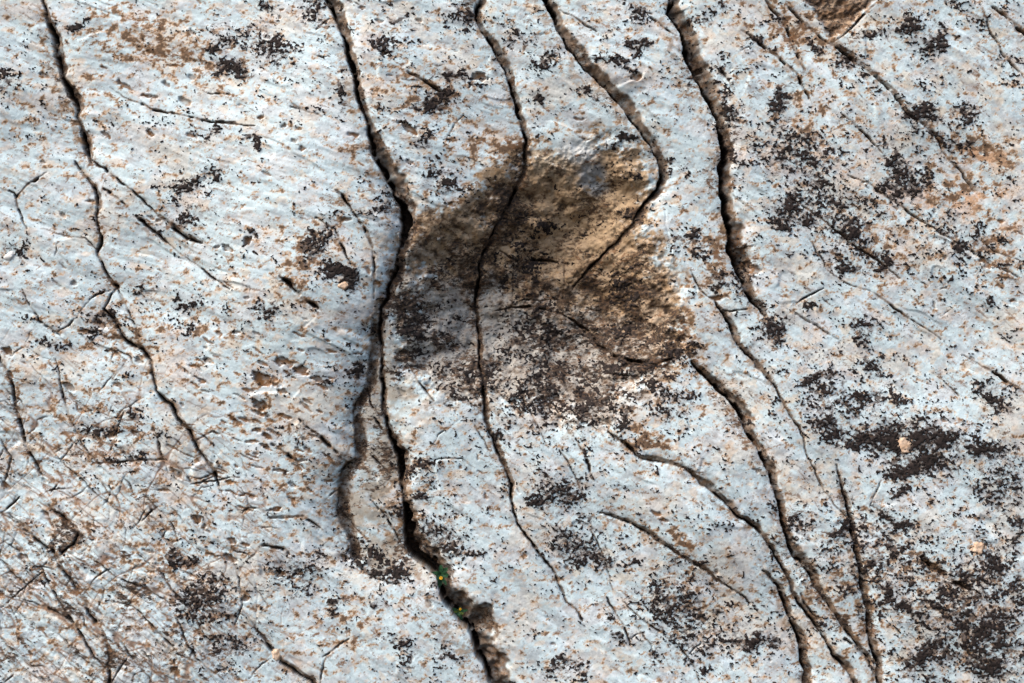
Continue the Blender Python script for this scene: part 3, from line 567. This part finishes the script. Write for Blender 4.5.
COALL = W(U, V, H).reshape(-1, 3); CALL = C.reshape(-1, 3); FALL = FLECK.ravel(); RALL = RUST.ravel()
SLABS = []
for k in range(8):
    q = quads[fz == k]
    if len(q) == 0: continue
    used, inv = np.unique(q.ravel(), return_inverse=True); q2 = inv.reshape(-1, 4)
    co = COALL[used]; cc = CALL[used]
    # flanks: border edges drawn back into the cliff so that each slab has thickness
    e = np.concatenate([q2[:, [0, 1]], q2[:, [1, 2]], q2[:, [2, 3]], q2[:, [3, 0]]]); key = np.sort(e, 1); kk = key[:, 0].astype(np.int64) * len(used) + key[:, 1]
    _, first, cnt = np.unique(kk, return_index=True, return_counts=True); be = e[first[cnt == 1]]
    bv, binv = np.unique(be.ravel(), return_inverse=True); binv = binv.reshape(-1, 2); nb = len(bv); n0 = len(co)
    front = co[bv].copy(); cen = co.mean(0); back = front.copy(); back[:, 1] = .55
    back[:, 0] += (cen[0] - back[:, 0]) * .01; back[:, 2] += (cen[2] - back[:, 2]) * .01
    sk = np.stack([binv[:, 1] + n0, binv[:, 0] + n0, binv[:, 0] + n0 + nb, binv[:, 1] + n0 + nb], 1)
    co = np.concatenate([co, front, back]); cc = np.concatenate([cc, cc[bv], cc[bv]])
    fa = FALL[used]; ra = RALL[used]; ex = {'fleck_amount': np.concatenate([fa, fa[bv], fa[bv]]), 'rust_amount': np.concatenate([ra, ra[bv], ra[bv]])}
    o = mesh_obj('rock_slab', co, np.concatenate([q2, sk]), M_ROCK, cliff, True, cc, ex)
    o['label'] = SLAB_LABEL[k]; SLABS.append(o)

def h_at(u, v):
    u = np.asarray(u, np.float32); v = np.asarray(v, np.float32)
    i = np.clip(np.searchsorted(ua, u) - 1, 0, nu_ - 2); j = np.clip(np.searchsorted(va, v) - 1, 0, nv_ - 2)
    a = (u - ua[i]) / (ua[i + 1] - ua[i]); b_ = (v - va[j]) / (va[j + 1] - va[j])
    return (H[j, i] * (1 - a) + H[j, i + 1] * a) * (1 - b_) + (H[j + 1, i] * (1 - a) + H[j + 1, i + 1] * a) * b_

# pebbles bedded in the slabs
def pebble(u, v, ru, rv, m, slab, seed):
    gu, gv = np.meshgrid(np.arange(u - 1.6 * ru, u + 1.6 * ru, .8), np.arange(v - 1.6 * rv, v + 1.6 * rv, .8))
    e = ell(gu, gv, u, v, ru, rv, seed * 31) + .32 * fbm(gu / 5, gv / 5, 3, 260 + seed)
    of = np.clip((1 - e) * 4, -1.2, 1.5) + .35 * fbm(gu / 3, gv / 3, 2, 270)
    ps = e < 1; cl = ps[:-1, :-1] | ps[1:, :-1] | ps[:-1, 1:] | ps[1:, 1:]
    ix = np.arange(gu.size).reshape(gu.shape); q = np.stack([ix[1:, :-1], ix[1:, 1:], ix[:-1, 1:], ix[:-1, :-1]], -1)[cl]
    us, inv = np.unique(q.ravel(), return_inverse=True)
    hs = h_at(gu, gv); hs = .6 * hs + .4 * np.median(hs)
    return mesh_obj('pebble', W(gu, gv, np.maximum(hs, h_at(gu, gv)) + of).reshape(-1, 3)[us], inv.reshape(-1, 4), m, slab)
pebble(904, 445, 8.5, 7.5, M_PEB, SLABS[6], 1)['label'] = 'tan pebble ringed by black lichen'
pebble(977, 548, 6, 8, M_PEB, SLABS[6], 2)['label'] = 'salmon pebble near the right edge'
pebble(276, 655, 6, 4.5, M_PEB, SLABS[0] , 3)['label'] = 'pinkish pebble in the lower left fissure'
pebble(9, 256, 6, 4, M_PEBW, SLABS[0], 4)['label'] = 'small white stone at the left edge'
pebble(346, 286, 5, 4, M_PEB, SLABS[1], 5)['label'] = 'buff pebble under the black lichen spot'

# ------------------------------------------------------------------ lichen: thin raised crusts on the rock
LS = 0.68
lu = axis(-14, 1038, FAR[0], FAR[1], LS); lv = axis(-14, 697, FAR[2], FAR[3], LS)
LU, LV = np.meshgrid(lu, lv)
dens = (-.12 - .10 * sstep(660, 480, LU) + .52 * np.clip(fbm(LU / 60, LV / 50, 3, 230), -.2, 1) + .15 * sstep(690, 860, LU) + .10 * sstep(560, 640, LV) * sstep(840, 900, LU)).astype(np.float32)
LUX = LU + 15 * fbm(LU / 34, LV / 34, 3, 15); LVX = LV + 12 * fbm(LU / 34, LV / 34, 3, 18)
owner = np.full(LU.shape, -1, np.int32); od = np.full(LU.shape, .30, np.float32)
cur = -1
for k, (cx, cy, rx, ry, dg, st, lab) in enumerate(LICH):
    s_ = max(rx, ry) * 1.9 + 12
    sl = crop(lu, lv, [(cx - s_, cy - s_), (cx + s_, cy + s_)], 1)
    e = ell(LUX[sl], LVX[sl], cx, cy, rx, ry, dg); g = st * np.exp(-.75 * e ** 2.0)
    dens[sl] = np.maximum(dens[sl], g)
    if lab is None: continue
    if lab != 0: cur = k
    m = g > od[sl]; od[sl] = np.where(m, g, od[sl]); ow = owner[sl]; ow[m] = cur; owner[sl] = ow
ls, lt = rot(LU, LV, 36)
gran = .75 * fbm(LU / 17, LV / 13, 3, 240, .6) + 1.0 * fbm(LU / 3.6, LV / 3.2, 2, 244, .8) + .25 * pn(ls / 12, lt / 4, 248)
L = dens * .90 - .73 + .74 * gran
# granules do not bridge the open fissures
hh = h_at(LU, LV)
off = np.clip(L * 5.0, -1.6, 1.0) + .25 * pn(LU / 2.2, LV / 2.2, 250) * (L > .05)
pos = L > 0
cell = pos[:-1, :-1] | pos[1:, :-1] | pos[:-1, 1:] | pos[1:, 1:]
rng_h = np.maximum.reduce([hh[:-1, :-1], hh[1:, :-1], hh[:-1, 1:], hh[1:, 1:]]) - np.minimum.reduce([hh[:-1, :-1], hh[1:, :-1], hh[:-1, 1:], hh[1:, 1:]])
cell &= rng_h < 3.5
lidx = np.arange(LU.size, dtype=np.int64).reshape(LU.shape)
lq = np.stack([lidx[1:, :-1], lidx[1:, 1:], lidx[:-1, 1:], lidx[:-1, :-1]], -1)
LCO = W(LU, LV, hh + off).reshape(-1, 3); ow = owner[:-1, :-1]
for k in [-1] + [k for k, t in enumerate(LICH) if t[6]]:
    q = lq[cell & (ow == k)]
    if len(q) == 0: continue
    used, inv = np.unique(q.ravel(), return_inverse=True)
    if k < 0:
        o = mesh_obj('lichen_specks', LCO[used], inv.reshape(-1, 4), M_LICHEN); o['kind'] = 'stuff'
        o['label'] = 'fine black lichen specks scattered over the rock'; o['category'] = 'lichen'
    else:
        t = LICH[k]; base = W(t[0], t[1], float(h_at(t[0], t[1])))
        o = mesh_obj('lichen_patch', LCO[used] - base, inv.reshape(-1, 4), M_LICHEN); o.location = base
        o['label'] = t[6]; o['category'] = 'lichen'; o['group'] = 'black lichen crusts on the rock'

# ------------------------------------------------------------------ two small flowering plants rooted in the fissure
def plant(u, v, h, size, label, seed, nleaf, flowers):
    r = random.Random(seed); root = bpy.data.objects.new('flowering_plant', None); COL.objects.link(root)
    base = Vector(W(u, v, h)); root.location = base; root['label'] = label; root['category'] = 'plant'; root['group'] = 'yellow-flowered plants in the fissure'
    def loc(x, z, y): return Vector((x * PX, -y * PX, z * PX))
    for k in range(nleaf):
        a = 2 * math.pi * k / nleaf + r.uniform(-.3, .3); L_ = size * (r.uniform(.8, 1.2) if k % 2 else r.uniform(.4, .7)); wdt = L_ * r.uniform(.15, .22); lift = r.uniform(.0, .5) if k % 2 else r.uniform(.6, 1.2)
        d = Vector((math.cos(a), 0, math.sin(a))); s = Vector((-math.sin(a), 0, math.cos(a))); o_ = Vector((0, -1, 0)); vs = []; fs = []
        N = 6
        for i in range(N + 1):
            t = i / N; wl_ = wdt * (.16 + 1.0 * math.sin(math.pi * min(1, t * .92 + .04)) ** 1.1 * (.55 + .6 * t)) if i < N else .02 * wdt
            c = d * (L_ * t) + o_ * (L_ * (lift * t - .55 * lift * t * t) + 1.0) + Vector((0, 0, -.12 * L_ * t * t))
            for q_, zz in ((-1, .18), (0, 0), (1, .18)): vs.append((c + s * (q_ * wl_) + o_ * (zz * wl_)) * PX)
        for i in range(N):
            for q_ in range(2): fs.append((i * 3 + q_, i * 3 + q_ + 1, i * 3 + q_ + 4, i * 3 + q_ + 3))
        py_obj('leaf', vs, fs, M_LEAFY if r.random() < .15 else M_LEAF, root)
    for (fx, fz, fh, fr) in flowers:
        vs = []; fs = []; p0 = Vector((0, 0, 0)); p1 = Vector((fx, -fh, fz)) * PX
        for i in range(5):
            t = i / 4; c = p0.lerp(p1, t) + Vector((0, -math.sin(math.pi * t) * .8 * PX, 0))
            for j in range(6):
                an = math.pi / 3 * j; vs.append(c + Vector((math.cos(an), 0, math.sin(an))) * .28 * PX)
        for i in range(4):
            for j in range(6): fs.append((i * 6 + j, i * 6 + (j + 1) % 6, (i + 1) * 6 + (j + 1) % 6, (i + 1) * 6 + j))
        py_obj('stem', vs, fs, M_STEM, root)
        vs = []; fs = []
        for j in range(10):
            an = 2 * math.pi * j / 10 + r.uniform(-.1, .1)
            for (rr, ww, yy) in ((.25, .10, 0), (.7, .26, .18), (1.0, .16, .12)):
                for q_ in (-1, 1):
                    vs.append(p1 + Vector((math.cos(an) * rr - math.sin(an) * q_ * ww, -yy, math.sin(an) * rr + math.cos(an) * q_ * ww)) * fr * PX)
            b0 = j * 6; fs += [(b0, b0 + 1, b0 + 3, b0 + 2), (b0 + 2, b0 + 3, b0 + 5, b0 + 4)]
        fl = py_obj('flower', vs, fs, M_PETAL, root)
        vs = [p1 + Vector((0, -.42, 0)) * fr * PX]; fs = []
        for j in range(8):
            an = math.pi / 4 * j; vs.append(p1 + Vector((math.cos(an) * .38, -.22, math.sin(an) * .38)) * fr * PX)
        for j in range(8): fs.append((0, 1 + j, 1 + (j + 1) % 8))
        py_obj('flower_centre', vs, fs, M_DISC, fl)
    return root
def seat(u, v, r): return float(np.percentile(h_at(u + np.linspace(-r, r, 9), np.full(9, v)), 75))
plant(440.5, 576, seat(440, 576, 8) + 2, 10.5, 'larger yellow-flowered green plant rooted in the wide lower fissure', 3, 17, [(.2, -2.6, 6, 1.8)])
plant(458, 615, seat(458, 615, 8) + 2, 8.5, 'smaller green plant below the larger one in the same fissure', 8, 13, [(1.8, 3.4, 5, 1.3)])
